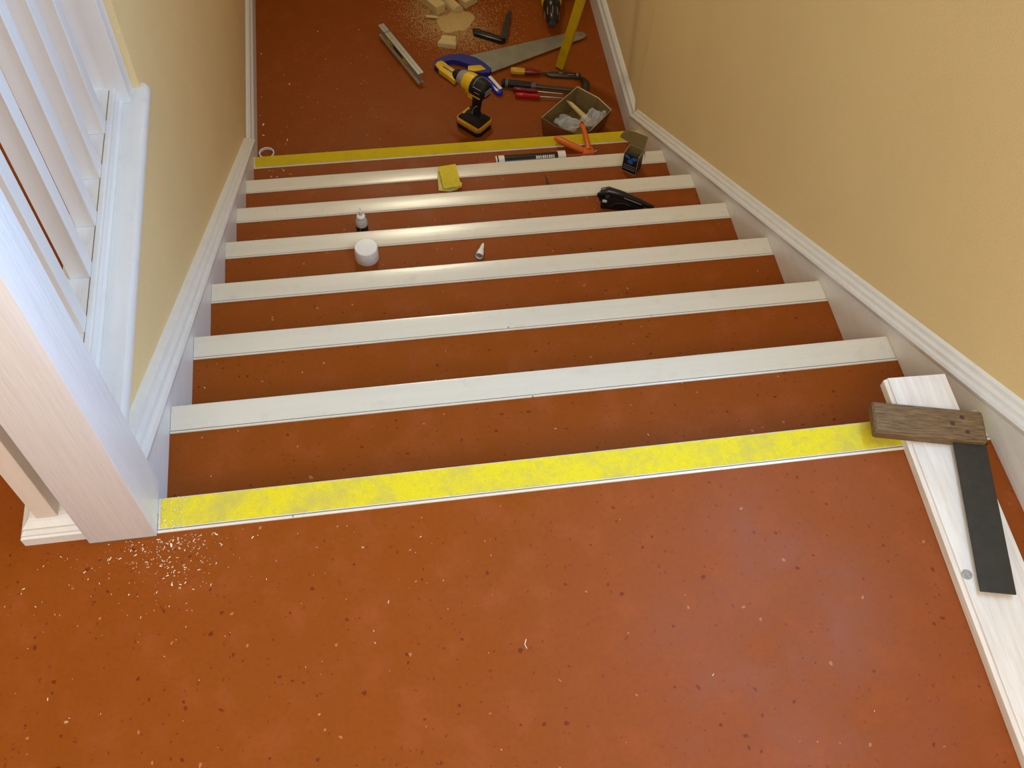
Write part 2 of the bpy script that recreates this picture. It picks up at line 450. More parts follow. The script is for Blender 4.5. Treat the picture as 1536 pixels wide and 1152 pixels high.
# ================================================================== PLANK AND SQUARE
pl = thing('wooden_plank', 'long white primed timber board lying on the landing beside the right skirting', 'plank', (1.3, -.3, 0))
m = MB()
prof = [(-.0565, 0), (-.0565, .0165), (-.0515, .0205), (-.0505, .0235), (.0555, .0235), (.0565, .0225), (.0565, 0)]
def pr(y): return [(x*1.0, y, z) for x, z in prof]
m.loft([pr(-.75), pr(0), [(x*.985, .366, z*.97+.0003) for x, z in prof]])
brd = m.build('board', 'white_plank', pl)
pl.location = (1.3085, -.300, 0); pl.rotation_euler = (0, 0, math.radians(-1.9))
m = MB(); m.lathe([(.0085, 0), (.0085, .0008), (.004, .0012)], 18, mat=T(-.043, -.001, .0232)); m.build('filled_knot', 'knot', pl)

sq = thing('try_square', 'old try square with brown wooden stock and dark steel blade lying on the white board', 'square', (1.206, -.017, .0245), math.radians(-13.2))
m = MB()
L_, Wd, H = .187, .061, .022
m.box(0, L_, -Wd/2, Wd/2, 0, H, .0032, seg=1)
m.build('stock', 'stock', sq)
m = MB(); m.box(L_-.003, L_+.0035, -Wd/2+.002, Wd/2-.004, .0085, .0135, .0004); m.build('blade_end', 'blade', sq)
for (x, y) in ((.150, .014), (.132, .0), (.155, -.014)):
    m = MB(); m.lathe([(.0042, 0), (.0042, .0006), (.003, .0009)], 14, mat=T(x, y, H-.0002)); m.build('rivet', 'stock_edge', sq)
m = MB(); m.box(L_-.054, L_+.001, -Wd/2-.262, -Wd/2+.004, .0088, .0120, .0005)
m.build('blade', 'blade', sq)

# ================================================================== THINGS ON THE LOWER HALL FLOOR
Z5, Z6, Z7, Z4 = -5*R, -6*R, -7*R, -4*R
def rel(pts, c): return [(x-c[0], y-c[1]) for x, y in pts]
def ring_prism(mb, outer, inner, z0, z1, bev=0):
    """outline with one hole, split into two halves so that plain prisms suffice"""
    b = bmesh.new()
    # bridge outer to inner loops by strips: both given with the same number of points
    A0 = [b.verts.new((x, y, z0)) for x, y in outer]; A1 = [b.verts.new((x, y, z1)) for x, y in outer]
    B0 = [b.verts.new((x, y, z0)) for x, y in inner]; B1 = [b.verts.new((x, y, z1)) for x, y in inner]
    n = len(outer)
    for i in range(n):
        j = (i+1) % n
        b.faces.new((A1[i], A1[j], B1[j], B1[i])); b.faces.new((A0[j], A0[i], B0[i], B0[j]))
        b.faces.new((A0[i], A0[j], A1[j], A1[i])); b.faces.new((B0[j], B0[i], B1[i], B1[j]))
    bmesh.ops.recalc_face_normals(b, faces=b.faces)
    return mb._add(b, None)

# --- hand saw
c = (0.90, 2.55)
t = thing('hand_saw', 'hand saw with grey blade and blue and yellow handle on the lower floor', 'saw', (c[0], c[1], ZF))
m = MB(); top = [(0.846, 2.622), (1.336, 2.741), (1.369, 2.733), (1.383, 2.715), (1.371, 2.698)]; n_t = 60
a, b = Vector((1.371, 2.698)), Vector((0.943, 2.515)); nrm = Vector((b.y-a.y, -(b.x-a.x))).normalized()
teeth = []
for i in range(n_t*2+1):
    p = a.lerp(b, i/(n_t*2)); 
    if i % 2: p = p - nrm*.0025*(1 if (nrm.x*0+nrm.y) > 0 else -1)
    teeth.append((p.x, p.y))
m.prism(rel(top+teeth+[(0.905, 2.57)], c), 2, .0105, .0117); m.build('blade', 'steel', t)
m = MB(); m.lathe([(.004, 0), (.004, .0003)], 12, mat=T(1.357-c[0], 2.717-c[1], .0116)); m.build('hanging_hole', 'seam', t)
outer = [(0.712, 2.565), (0.717, 2.592), (0.744, 2.614), (0.787, 2.627), (0.838, 2.628), (0.890, 2.598), (0.921, 2.562), (0.945, 2.524), (0.933, 2.500), (0.905, 2.500), (0.868, 2.510), (0.835, 2.490), (0.801, 2.484), (0.783, 2.464), (0.758, 2.497), (0.731, 2.532)]
inner = [(0.748, 2.566), (0.750, 2.577), (0.762, 2.588), (0.790, 2.592), (0.822, 2.580), (0.852, 2.560), (0.868, 2.550), (0.880, 2.540), (0.874, 2.533), (0.862, 2.528), (0.846, 2.524), (0.826, 2.514), (0.812, 2.510), (0.804, 2.512), (0.786, 2.530), (0.764, 2.552)]
m = MB(); ring_prism(m, rel(outer, c), rel(inner, c), .0, .023); h = m.build('handle', 'blue', t)
m = MB(); m.prism(rel([(0.716, 2.566), (0.726, 2.584), (0.744, 2.590), (0.756, 2.580), (0.770, 2.557), (0.790, 2.535), (0.806, 2.515), (0.802, 2.486), (0.783, 2.460), (0.760, 2.494), (0.730, 2.532)], c), 2, .002, .026, .003); g = m.build('grip', 'yellow', t, smooth=40); tag(g, 'yellow rubber grip')
m = MB(); m.prism(rel([(0.850, 2.548), (0.903, 2.548), (0.922, 2.520), (0.874, 2.512), (0.846, 2.522)], c), 2, .018, .0252, .002); tag(m.build('inlay', 'yellow', t, smooth=40), 'yellow inlay')

# --- cordless drill standing on its battery
def drill_parts(t, standing=True):
    m = MB(); m.prism([(-.052, -.030), (-.040, -.043), (.040, -.043), (.055, -.034), (.055, .034), (.040, .043), (-.040, .043), (-.052, .030)], 2, 0, .024, .003); bat = m.build('battery', 'black', t, smooth=35); bat.scale = (1.12, 1.08, 1)
    m = MB(); m.prism([(-.053, -.031), (-.041, -.045), (.041, -.045), (.057, -.035), (.057, .035), (.041, .045), (-.041, .045), (-.053, .031)], 2, .022, .042, .004); m.build('battery_shell', 'orange_yellow', bat, smooth=35)
    m = MB(); m.box(-.012, .016, -.0462, -.040, .004, .036, .001); m.build('battery_label', 'rust_orange', bat)
    m = MB()
    m.loft([[(-.046, -.034, .040), (.050, -.034, .040), (.050, .034, .040), (-.046, .034, .040)], [(-.046, -.034, .052), (.046, -.034, .052), (.046, .034, .052), (-.046, .034, .052)], [(-.038, -.024, .064), (.026, -.022, .064), (.026, .022, .064), (-.038, .024, .064)], [(-.030, -.016, .074), (.012, -.016, .074), (.012, .016, .074), (-.030, .016, .074)]]); m.build('foot', 'black', t).scale = (1.1, 1.08, 1)
    m = MB(); m.prism([(.020, -.020), (.046, -.020), (.046, .020), (.020, .020)], 2, .052, .0585, .002); pn = m.build('mode_panel', 'yellow', t)
    m = MB(); m.box(.026, .040, -.012, .012, .058, .0592); m.build('panel_window', 'black', pn)
    m = MB()
    def oval(x0, x1, hw, z, n=14): 
        cx = (x0+x1)/2; rx = (x1-x0)/2
        return [(cx+rx*math.cos(2*PI*k/n), hw*math.sin(2*PI*k/n), z) for k in range(n)]
    m.loft([oval(-.030, .012, .017, .066), oval(-.026, .012, .0165, .095), oval(-.030, .010, .0165, .125), oval(-.036, .008, .018, .155), oval(-.040, .012, .022, .180)]); gp = m.build('grip', 'black', t, smooth=50)
    m = MB(); 
    for sy in (-1, 1): m.tube([(-.002, sy*.0160, .078), (-.004, sy*.0175, .095), (-.008, sy*.0172, .110), (-.016, sy*.0168, .120), (-.024, sy*.0165, .128)], .0016, 6)
    m.build('grip_line', 'grey_line', gp)
    m = MB(); m.box(.006, .031, -.010, .010, .136, .178, .004); m.build('trigger', 'yellow', t)
    # head along x at z .208
    A = T(0, 0, .208) @ RY(PI/2)
    m = MB(); m.lathe([(.026, -.062), (.033, -.056), (.0378, -.040), (.0382, .002)], 16, mat=A); rc = m.build('motor_cap', 'black', t, smooth=25)
    m = MB()
    for k in range(3): m.box(-.0645, -.060, -.018, .018, .196+.009*k, .199+.009*k)
    cyl = lambda x, r, a: (x, r*math.sin(math.radians(a)), .208+r*math.cos(math.radians(a)))
    for sy in (-1, 1): m.tube([cyl(-.052, .0365, sy*58), cyl(-.040, .0382, sy*58), cyl(-.014, .0386, sy*58)], .0013, 5)
    m.tube([cyl(-.014, .0386, a) for a in range(-58, 59, 12)], .0013, 5)
    for sy in (-1, 1): m.tube([cyl(-.050, .0366, sy*84), cyl(-.026, .0386, sy*84)], .0012, 5)
    m.build('cap_line', 'grey_line', rc)
    m = MB(); m.lathe([(.0345, -.018), (.037, -.010), (.037, .030), (.034, .044)], 16, mat=A); m.box(-.046, .028, -.031, .031, .176, .206, .006); m.build('housing', 'yellow', t, smooth=35)
    m = MB(); m.lathe([(.033, .043), (.031, .062), (.025, .074)], 20, mat=A); m.build('gear_collar', 'grey_line', t, smooth=40)
    m = MB(); m.lathe([(.021, .073), (.021, .090), (.015, .100), (.012, .104)], 16, mat=A); ch = m.build('chuck', 'black', t, smooth=35)
    m = MB(); m.lathe([(.0045, .100), (.0045, .152), (.003, .160)], 8, mat=A); m.build('bit', 'steel', ch, smooth=60)
    text('DEWALT', .014, 'seam', t, (-.010, -.0346, .192), (PI/2, 0, 0), 'lettering')
    return t
t = thing('cordless_drill', 'yellow and black cordless drill standing on its battery beyond the lowest yellow nosing', 'drill', (0.835, 2.216, ZF), math.radians(133))
drill_parts(t)

# --- second drill lying down, its chuck towards the stairs
t = thing('cordless_drill', 'power drill lying down, black chuck towards the stairs, cut by the top of the picture', 'drill', (1.262, 2.925, ZF+.0485), (0, 0, math.radians(-98))); t.scale = (1.25, 1.25, 1.25)
A = RY(PI/2)
m = MB(); m.lathe([(.036, -.10), (.038, -.08), (.038, .0), (.034, .03)], 16, mat=A); m.build('housing', 'yellow', t, smooth=35)
m = MB(); m.prism([(-.09, -.020), (.034, -.020), (.040, 0), (.034, .020), (-.09, .020)], 2, .022, .042, .004); m.build('top_cover', 'black', t, smooth=40)
m = MB(); m.lathe([(.030, .028), (.031, .045), (.026, .066), (.024, .07), (.025, .075), (.024, .11), (.019, .128), (.012, .140)], 16, mat=A); ch = m.build('chuck', 'black_gloss', t, smooth=25)
m = MB()
for k in range(8): m.tube([(.076, .0245*math.cos(k*PI/4), .0245*math.sin(k*PI/4)), (.112, .0238*math.cos(k*PI/4), .0238*math.sin(k*PI/4))], .0014, 5)
m.build('chuck_rib', 'grey_line', ch)
m = MB(); m.tube([(-.06, .02, -.006), (-.075, .10, -.010), (-.085, .16, -.012)], [.020, .018, .020], 10); m.build('grip', 'black', t, smooth=50)
m = MB(); m.box(-.14, -.03, .155, .215, -.0375, .035, .006); m.build('battery', 'black', t, smooth=35)

# --- spirit level (short, aluminium I section with yellow vials)
p0, p1 = Vector((0.513, 2.806, ZF)), Vector((0.650, 2.484, ZF)); L = (p1-p0).length
t = thing('spirit_level', 'short aluminium spirit level with two yellow vials standing on edge on the lower floor', 'spirit level', p0, math.atan2(p1.y-p0.y, p1.x-p0.x))
m = MB(); m.prism([(-.013, 0), (.013, 0), (.013, .004), (.003, .008), (.003, .046), (.013, .050), (.013, .054), (.001, .054), (.001, .0525), (-.001, .0525), (-.001, .054), (-.013, .054), (-.013, .050), (-.003, .046), (-.003, .008), (-.013, .004)], 0, 0, L); m.build('beam', 'alu', t)
for x in (.085, .225):
    m = MB(); m.lathe([(.0185, -.007), (.0185, .007)], 20, mat=T(x, 0, .027) @ RX(PI/2)); v = m.build('vial_holder', 'amber', t)
    m = MB(); m.tube([(x-.012, -.0085, .027), (x+.012, -.0085, .027)], .0045, 10); m.build('vial', 'vial', v, smooth=50)
m = MB(); m.prism([(.115, .012), (.195, .012), (.195, .030), (.115, .030)], 1, -.0036, -.003); m.build('web_slot', 'dark_steel', t)
m = MB(); m.lathe([(.005, -.0036), (.005, .0036)], 14, mat=T(L-.02, 0, .034) @ RX(PI/2)); m.build('hanging_hole', 'print_white', t)
m = MB(); m.box(.055, .058, -.0135, .0135, .0538, .0544); m.build('top_mark', 'dark_steel', t)

# --- long yellow box level leaning on the right wall
hx = XR+.028-1.232; hh = 1.22
P0 = Vector((1.234, 2.528, ZF)); d = Vector((.205, 0.0, 1.2)).normalized()
t = thing('box_level', 'long yellow level standing on its end, leaning over the saw blade towards the right wall', 'level')
mt = basis(P0, d, (-.75, -1, .1))
m = MB(); m.box(.004, 1.20, -.018, .018, -.012, .012, .003, mat=mt); m.build('beam', 'level_yellow', t, smooth=30)
m = MB(); m.box(.0, .0045, -.016, .016, -.010, .010, .001, mat=mt); m.build('end_cap', 'black', t)
m = MB(); m.box(.55, .64, -.014, .014, .0105, .012, mat=mt); m.build('vial_window', 'vial', t)

# --- sliding bevel
t = thing('angle_gauge', 'black joiner angle gauge with its arm opened, lying by the sawdust', 'angle gauge', (0.96, 2.75, ZF)); c = (.96, 2.75)
m = MB(); m.prism(rel([(0.899, 2.790), (0.902, 2.760), (1.010, 2.698), (1.030, 2.703), (1.030, 2.722), (0.914, 2.794)], c), 2, 0, .018, .002); m.build('stock', 'black_gloss', t, smooth=35)
m = MB(); m.prism(rel([(0.912, 2.780), (1.008, 2.724), (1.005, 2.718), (0.909, 2.772)], c), 2, .0175, .0188); m.build('slot', 'dark_steel', t)
m = MB(); m.prism(rel([(1.008, 2.716), (1.036, 2.706), (1.083, 2.885), (1.075, 2.893), (1.052, 2.860)], c), 2, .0185, .0215, .0005); m.build('arm', 'dark_steel', t)
m = MB(); m.lathe([(.008, .018), (.008, .026), (.006, .027)], 12, mat=T(1.020-c[0], 2.711-c[1], 0)); m.build('thumb_screw', 'black', t, smooth=40)

# --- utility knife
t = thing('utility_knife', 'blue and white trimming knife lying between the standing drill and the saw', 'knife', (0.938, 2.440, ZF), math.radians(-66))
m = MB(); m.prism([(-.045, -.012), (-.045, .014), (.045, .017), (.060, .013), (.066, 0), (.060, -.014), (.040, -.016)], 2, 0, .020, .004); m.build('handle', 'bright_blue', t, smooth=45)
m = MB(); m.box(-.04, .048, .003, .0165, .0165, .0215, .001); m.build('inlay', 'white_plastic', t)
m = MB(); m.box(.038, .050, -.013, -.003, .0165, .0215, .001); m.build('button', 'white_plastic', t)
m = MB(); m.prism([(-.044, -.004), (-.044, .006), (-.062, -.004)], 2, .007, .0078); m.build('blade', 'steel', t)

# --- claw hammer
p0, p1 = Vector((0.982, 2.440, ZF+.017)), Vector((1.312, 2.359, ZF+.015)); ang = math.atan2(p1.y-p0.y, p1.x-p0.x)
t = thing('claw_hammer', 'claw hammer with a black ringed rubber grip lying behind the cardboard box', 'hammer', (p0.x, p0.y, ZF), ang)
m = MB(); m.tube([(-.006, 0, .0165), (0, 0, .0165), (.06, 0, .0165), (.13, 0, .016)], [.013, .0165, .0155, .0135], 14); gr = m.build('grip', 'black', t, smooth=50)
m = MB()
for x in (.012, .018, .118, .124, .130): m = MB(); m.tube([(x-.001, 0, .0165), (x+.001, 0, .0165)], .0168 if x < .1 else .0142, 14); m.build('grip_ring', 'grey_line', gr)
m = MB(); m.tube([(.13, 0, .016), (.20, 0, .015), (.33, 0, .015)], [.0105, .009, .010], 12, flat=.8); m.build('shaft', 'dark_steel', t, smooth=50)
m = MB(); m.tube([(.335, -.045, .015), (.335, -.028, .015), (.336, -.020, .015), (.338, .02, .015), (.338, .045, .016), (.326, .070, .014), (.308, .088, .008)], [.0175, .0175, .0125, .0155, .0145, .011, .004], 14); hd = m.build('head', 'dark_steel', t, smooth=50)
m = MB(); m.lathe([(.0155, 0), (.0155, .004), (.012, .006)], 16, mat=T(.335, -.044, .015) @ RX(PI/2)); m.build('striking_face', 'steel', hd, smooth=40)

# --- wood chisel with blade guard
p0, p1 = Vector((1.024, 2.512, ZF)), Vector((1.312, 2.462, ZF))
t = thing('wood_chisel', 'chisel with yellow and dark red handle and black blade guard', 'chisel', p0, math.atan2(p1.y-p0.y, p1.x-p0.x))
m = MB(); m.tube([(0, 0, .015), (.005, 0, .0155), (.030, 0, .0155), (.058, 0, .0145)], [.012, .0155, .0155, .014], 10); m.build('handle_cap', 'amber', t, smooth=50)
m = MB(); m.tube([(.057, 0, .0145), (.085, 0, .014), (.105, 0, .013), (.122, 0, .012)], [.0145, .0145, .012, .008], 10); m.build('handle', 'dark_red', t, smooth=50)
m = MB(); m.tube([(.12, 0, .012), (.15, 0, .009)], [.0065, .005], 10); m.build('neck', 'dark_steel', t, smooth=50)
m = MB(); m.prism([(.148, -.007), (.170, -.016), (.288, -.016), (.292, -.012), (.292, .012), (.288, .016), (.170, .016), (.148, .007)], 2, 0, .011, .003); g = m.build('blade_guard', 'dark_steel', t, smooth=40)
m = MB(); m.box(.20, .215, .006, .0095, .0105, .0116); m.box(.235, .262, -.001, .002, .0105, .0116); m.box(.272, .280, -.006, .010, .0105, .0116); m.build('scuff', 'grey_line', g)

# --- two screwdrivers
for k, (pa, ang, mt_, lab, sh) in enumerate((((1.016, 2.402, ZF), -13, 'dark_red', 'screwdriver with a dark red handle tucked against the hammer grip', .20), ((1.020, 2.368, ZF), -11, 'red', 'screwdriver with a bright red handle, the one lying nearest the stairs', .19))):
    t = thing('screwdriver', lab, 'screwdriver', pa, math.radians(ang), 'screwdrivers by the cardboard box'); t.scale = (1, .88, .92)
    m = MB()
    n = 12; rings = []
    for x, r in ((0, .008), (.006, .0125), (.035, .0135), (.06, .011), (.078, .0125), (.095, .012), (.102, .008)):
        rings.append([(x, r*(1+.10*math.cos(3*2*PI*i/n))*math.cos(2*PI*i/n), .0145+r*(1+.10*math.cos(3*2*PI*i/n))*math.sin(2*PI*i/n)) for i in range(n)])
    m.loft(rings); m.build('handle', mt_, t, smooth=45)
    m = MB(); m.tube([(.10, 0, .0145), (sh, 0, .013), (sh+.008, 0, .0125)], [.0035, .0035, .0015], 8); m.build('shank', 'steel', t, smooth=50)

# --- cardboard carton with crumpled film and a wedge
cx, cy = 1.222, 2.165; H_ = .095
rim = [(1.084, 2.138), (1.131, 2.085), (1.183, 2.050), (1.212, 2.030), (1.262, 2.046), (1.368, 2.154), (1.329, 2.229), (1.258, 2.301)]
base = [(1.098, 2.148), (1.140, 2.103), (1.183, 2.066), (1.214, 2.046), (1.256, 2.062), (1.350, 2.158), (1.317, 2.222), (1.256, 2.285)]
t = thing('cardboard_box', 'open brown cardboard box holding clear plastic, beyond the lowest yellow nosing', 'box', (cx, cy, ZF))
m = MB(); o_ = rel(rim, (cx, cy)); i_ = [(x*.975, y*.975) for x, y in o_]; ob = rel(base, (cx, cy)); ib = [(x*.97, y*.97) for x, y in ob]
m.loft([[(x, y, 0) for x, y in ob], [(x, y, H_) for x, y in o_]], caps=False)
m.build('outer_wall', 'card_out', t)
hts = [.0, -.004, -.010, -.024, -.006, .0, .003, .0]
m = MB(); m.loft([[(x, y, .003) for x, y in ib], [(x, y, H_-.002) for x, y in i_]], caps=False)
b = bmesh.new(); b.faces.new([b.verts.new((x, y, .003)) for x, y in ib]); m._add(b, None)
m.build('inner_wall', 'card', t)
m = MB(); m.loft([[(x, y, H_-.002) for x, y in i_], [(x, y, H_) for x, y in o_]], caps=False); m.build('cut_edge', 'card_edge', t)
m = MB(); a_ = Vector(i_[6]); m.box(a_.x-.014, a_.x-.011, a_.y-.012, a_.y-.006, .01, H_-.006); m.build('wall_crease', 'seam', t)
# crumpled film
def film_sheet(name, x0, y0, sx, sy, rot, z0, amp, lab, seed):
    rr = random.Random(seed); n = 9; b = bmesh.new(); g = [[None]*n for _ in range(n)]
    for i in range(n):
        for j in range(n):
            u, v = i/(n-1)-.5, j/(n-1)-.5
            g[i][j] = b.verts.new((u*sx+rr.uniform(-1, 1)*.004, v*sy+rr.uniform(-1, 1)*.004, amp*(.55*math.sin(5*u+3*v)+.3*math.sin(9*v-4*u)+rr.uniform(0, .8))))
    for i in range(n-1):
        for j in range(n-1): b.faces.new((g[i][j], g[i+1][j], g[i+1][j+1], g[i][j+1]))
    m = MB(); m._add(b, None)
    t = m.build(name, 'film', None); t.location = (x0, y0, z0); t.rotation_euler = (0, 0, rot); tag(t, lab, 'plastic bag')
    s_ = t.modifiers.new('thick', 'SOLIDIFY'); s_.thickness = .0006
    return t
film_sheet('plastic_wrapper', 1.196, 2.140, .105, .065, math.radians(-40), ZF+.045, .022, 'crumpled clear plastic wrapper in the left of the open cardboard box', 3)
film_sheet('plastic_wrapper', 1.296, 2.150, .10, .07, math.radians(45), ZF+.050, .026, 'crumpled clear plastic bag in the right of the open cardboard box', 5)
t = thing('wooden_wedge', 'pale tapered sliver of wood poking up inside the open cardboard box', 'wood offcut')
m = MB(); m.prism([(0, -.004), (.02, -.007), (.125, -.011), (.125, .011), (.02, .006)], 2, -.004, .004, mat=basis((1.210, 2.250, ZF+.072), (.074, -.096, -.030), (0, 0, 1))); m.build('sliver', 'raw_wood', t)

# --- timber offcuts
def offcut(name, lab, loc, rot, fn):
    t = thing(name, lab, 'wood offcut', loc, rot, 'timber offcuts in the sawdust'); m = MB(); fn(m); m.build('block', 'raw_wood', t); return t
offcut('timber_offcut', 'square-cut pale timber offcut lying nearest the stairs, in front of the sawdust heap', (0.787, 2.715, ZF), math.radians(-17),
       lambda m: m.loft([[(-.040, -.020, 0), (.036, -.020, 0), (.036, .020, 0), (-.030, .020, 0)], [(-.042, -.020, .020), (.037, -.020, .020), (.036, .020, .020), (-.032, .020, .020)], [(-.030, -.004, .034), (.030, -.004, .034), (.030, .018, .034), (-.028, .018, .034)]]))
offcut('timber_offcut', 'long square timber offcut, leftmost of the row cut by the top of the picture', (0.742, 2.985, ZF), math.radians(-58), lambda m: m.box(-.055, .070, -.024, .024, 0, .040, .001))
offcut('timber_offcut', 'round-backed timber offcut lying in the middle of the row at the top', (0.825, 2.975, ZF), math.radians(-60),
       lambda m: m.prism([(-.024, 0), (.024, 0)]+[(.024*math.cos(k*PI/8), .006+.030*math.sin(k*PI/8)) for k in range(0, 9)], 0, -.055, .060))
offcut('timber_offcut', 'stubby timber offcut, rightmost of the row at the top', (0.905, 2.985, ZF), math.radians(35), lambda m: m.box(-.035, .035, -.022, .022, 0, .032, .001))
t = tag(MB().box(-.026, .026, -.006, .006, 0, .006, .0008).build('wood_stick', 'raw_wood', None, loc=(.736, 2.893, ZF+.008), rot=(0, 0, math.radians(-14))), 'thin short stick of wood half buried at the left of the sawdust heap', 'wood offcut')

# --- sawdust heap and scattered dust (nobody could count it)
b = bmesh.new(); n1, n2 = 10, 26; rr = random.Random(11); rows = []
for i in range(n1+1):
    f = i/n1; row = []
    for k in range(n2):
        a = 2*PI*k/n2; ed = 1+.16*math.sin(2*a+.6)+.10*math.sin(5*a)+rr.uniform(-.05, .05)
        row.append(b.verts.new((.074*f*ed*math.cos(a), .076*f*ed*math.sin(a), .0145*(1-f**1.5)+rr.uniform(0, .0012)*(1-f))))
    rows.append(row)
for r0, r1 in zip(rows, rows[1:]):
    for k in range(n2): b.faces.new((r0[k], r0[(k+1) % n2], r1[(k+1) % n2], r1[k]))
m = MB(); m._add(b, None)
hp_ = m.build('sawdust', 'dust', None, smooth=60, loc=(.835, 2.868, ZF+.0002)); tag(hp_, 'heap of fine sawdust on the lower floor among the timber offcuts', 'sawdust', kind='stuff')
def flakes(name, lab, items, mat, cat='sawdust'):
    """items: (x, y, z, size, elongation) -> little bent chips joined into one mesh"""
    b = bmesh.new(); rr = random.Random(len(items))
    for x, y, z, s_, e in items:
        a = rr.uniform(0, PI); ca, sa = math.cos(a), math.sin(a); h = s_*rr.uniform(.15, .5)
        q = [(-s_*e, -s_*.5, 0), (s_*e, -s_*.4, h*.4), (s_*e*.8, s_*.5, h), (-s_*e*.9, s_*.4, 0)]
        v = [b.verts.new((x+ca*px-sa*py, y+sa*px+ca*py, z+pz+.0003)) for px, py, pz in q]
        tp = b.verts.new((x, y, z+h+.0006)); 
        b.faces.new(v[::-1])
        for i in range(4): b.faces.new((v[i], v[(i+1) % 4], tp))
    m = MB(); m._add(b, None); o = m.build(name, mat, None); tag(o, lab, cat, kind='stuff'); return o
rr = random.Random(5); it = []
for (px, py, sx, sy, n, s0) in ((.745, 2.90, .070, .085, 3800, .0012), (.81, 2.79, .070, .055, 1800, .0012), (.92, 2.74, .080, .06, 1500, .0013), (.84, 2.86, .070, .07, 3200, .0012), (.98, 2.93, .10, .07, 450, .0013), (.70, 3.00, .06, .07, 700, .0013)):
    for _ in range(n): it.append((rr.gauss(px, sx), rr.gauss(py, sy), ZF, s0*rr.uniform(.6, 1.7), rr.uniform(.8, 1.8)))
flakes('scattered_sawdust', 'thin scatter of sawdust on the lower floor around the heap', it, 'dust')
# chips on the stairs and the landing
it = []
def chips(n, fx, fy, z, s0=.0012, s1=.0024): 
    for _ in range(n): it.append((fx(), fy(), z, rr.uniform(s0, s1)*rr.choice((.6, .8, 1, 1.4)), rr.uniform(.8, 2.2)))
chips(330, lambda: min(.9, max(-.15, .03+abs(rr.gauss(0, .055))*rr.choice((1, 1, -1)))), lambda: -.070-abs(rr.gauss(0, .045)), 0, .0003, .0010)
chips(110, lambda: rr.uniform(-.35, .6), lambda: -.07-abs(rr.gauss(0, .16)), 0, .0004, .0009)
chips(30, lambda: rr.uniform(-.3, 1.2), lambda: rr.uniform(-.62, -.08), 0, .0004, .0009)
chips(90, lambda: rr.uniform(.031, .075), lambda: rr.uniform(-.058, -.002), .0018, .0004, .0011)
for k in range(1, 8):
    chips(12 if k < 3 else 5, lambda: rr.uniform(.02, 1.2)**1.3, lambda: rr.uniform((k-1)*G+.02, k*G-SW-.003), -k*R, .0005, .0013)
chips(26, lambda: rr.uniform(0, .14), lambda: rr.uniform(1.76, 1.89), -7*R, .0008, .0022)
chips(60, lambda: rr.uniform(.0, .5), lambda: rr.uniform(2.05, 2.9), ZF, .0006, .0020)
it += [(.013, 2.307, ZF, .005, 1.3), (.012, 2.247, ZF, .004, 1.2), (.120, 2.532, ZF, .0035, 1.5), (.103, 2.212, ZF, .003, 2), (-.147, -.008, 0, .0022, 2.0), (.052, -.085, 0, .0030, 1.0), (.120, -.075, 0, .002, 1.2), (.055, -.15, 0, .0022, 1.0)]
flakes('wood_chips', 'tiny pale wood chips scattered by the newel foot and over the treads', it, 'chip', 'wood chips')
m = MB(); m.tube([(0, 0, .0008), (.006, .004, .0012), (.014, .003, .0008)], .0006, 5); tag(m.build('wood_sliver', 'chip', None, loc=(.572, -.318, 0), rot=(0, 0, 1.3)), 'short curled wood sliver alone in the middle of the upper landing', 'wood chip')

# --- small white ring at the foot of the left skirting
t = MB().lathe([(.0300, 0), (.0300, .014)], 30)
b = bmesh.new(); n = 32; R1, R2 = [], []
m = MB(); outer = [(.029*math.cos(2*PI*k/n), .029*math.sin(2*PI*k/n)) for k in range(n)]; inner = [(x*.86, y*.86) for x, y in outer]
ring_prism(m, outer, inner, 0, .010)
tag(m.build('plastic_ring', 'white_plastic', None, loc=(.024, 2.141, ZF), smooth=40), 'small white plastic ring on the lower floor by the left skirting', 'ring')

# ================================================================== THINGS ON THE TREADS
# --- sealant cartridge in its gun (seventh tread down)
t = thing('sealant_gun', 'orange sealant gun loaded with a black and white cartridge, lying on the lowest tread', 'sealant gun', (0, 0, Z7))
ya, za = 1.816, .0265
def along(x0, x1, r0, r1=None, n=22, mb=None):
    return (mb or MB()).tube([(x0, ya, za), (x1, ya, za)], [r0, r1 if r1 is not None else r0], n)
ct = along(.885, 1.085, .0238).build('cartridge', 'black_gloss', t, smooth=50)
along(1.084, 1.112, .0262).build('cartridge_end', 'white_plastic', ct, smooth=50)
along(.868, .889, .0245, .0245).build('cartridge_shoulder', 'white_plastic', ct, smooth=50)
along(.862, .868, .0225).build('gun_front_plate', 'black', t, smooth=50)
along(.858, .863, .0235).build('front_band', 'white_plastic', ct, smooth=50)
m = MB(); m.tube([(.858, ya, za), (.845, ya, za), (.80, ya, za)], [.014, .009, .004], 12); m.build('nozzle', 'rust_orange', ct, smooth=50)
def patch(x0, x1, a0, a1, mat, nm, r=.0242):
    m = MB(); n = 6; rings = []
    for rr_ in (r-.0006, r+.0002):
        rings.append([(x, ya+rr_*math.cos(a), za+rr_*math.sin(a)) for x in (x0, x1) for a in ([a0+(a1-a0)*k/n for k in range(n+1)] if x == x0 else [a1-(a1-a0)*k/n for k in range(n+1)])])
    m.loft(rings); return m.build(nm, mat, ct)
A1 = math.radians
for k in range(9): patch(1.003+k*.0078, 1.0090+k*.0078-(k % 3)*.0007, A1(100), A1(128), 'print_white', 'printed_letter')
patch(1.018, 1.077, A1(140), A1(172), 'print_white', 'printed_panel')
patch(1.022, 1.068, A1(146), A1(172), 'seam', 'printed_panel', .0245)
patch(.892, 1.012, A1(148), A1(153), 'pink_edge', 'printed_stripe')
patch(.892, 1.012, A1(154), A1(180), 'dark_red', 'printed_band')
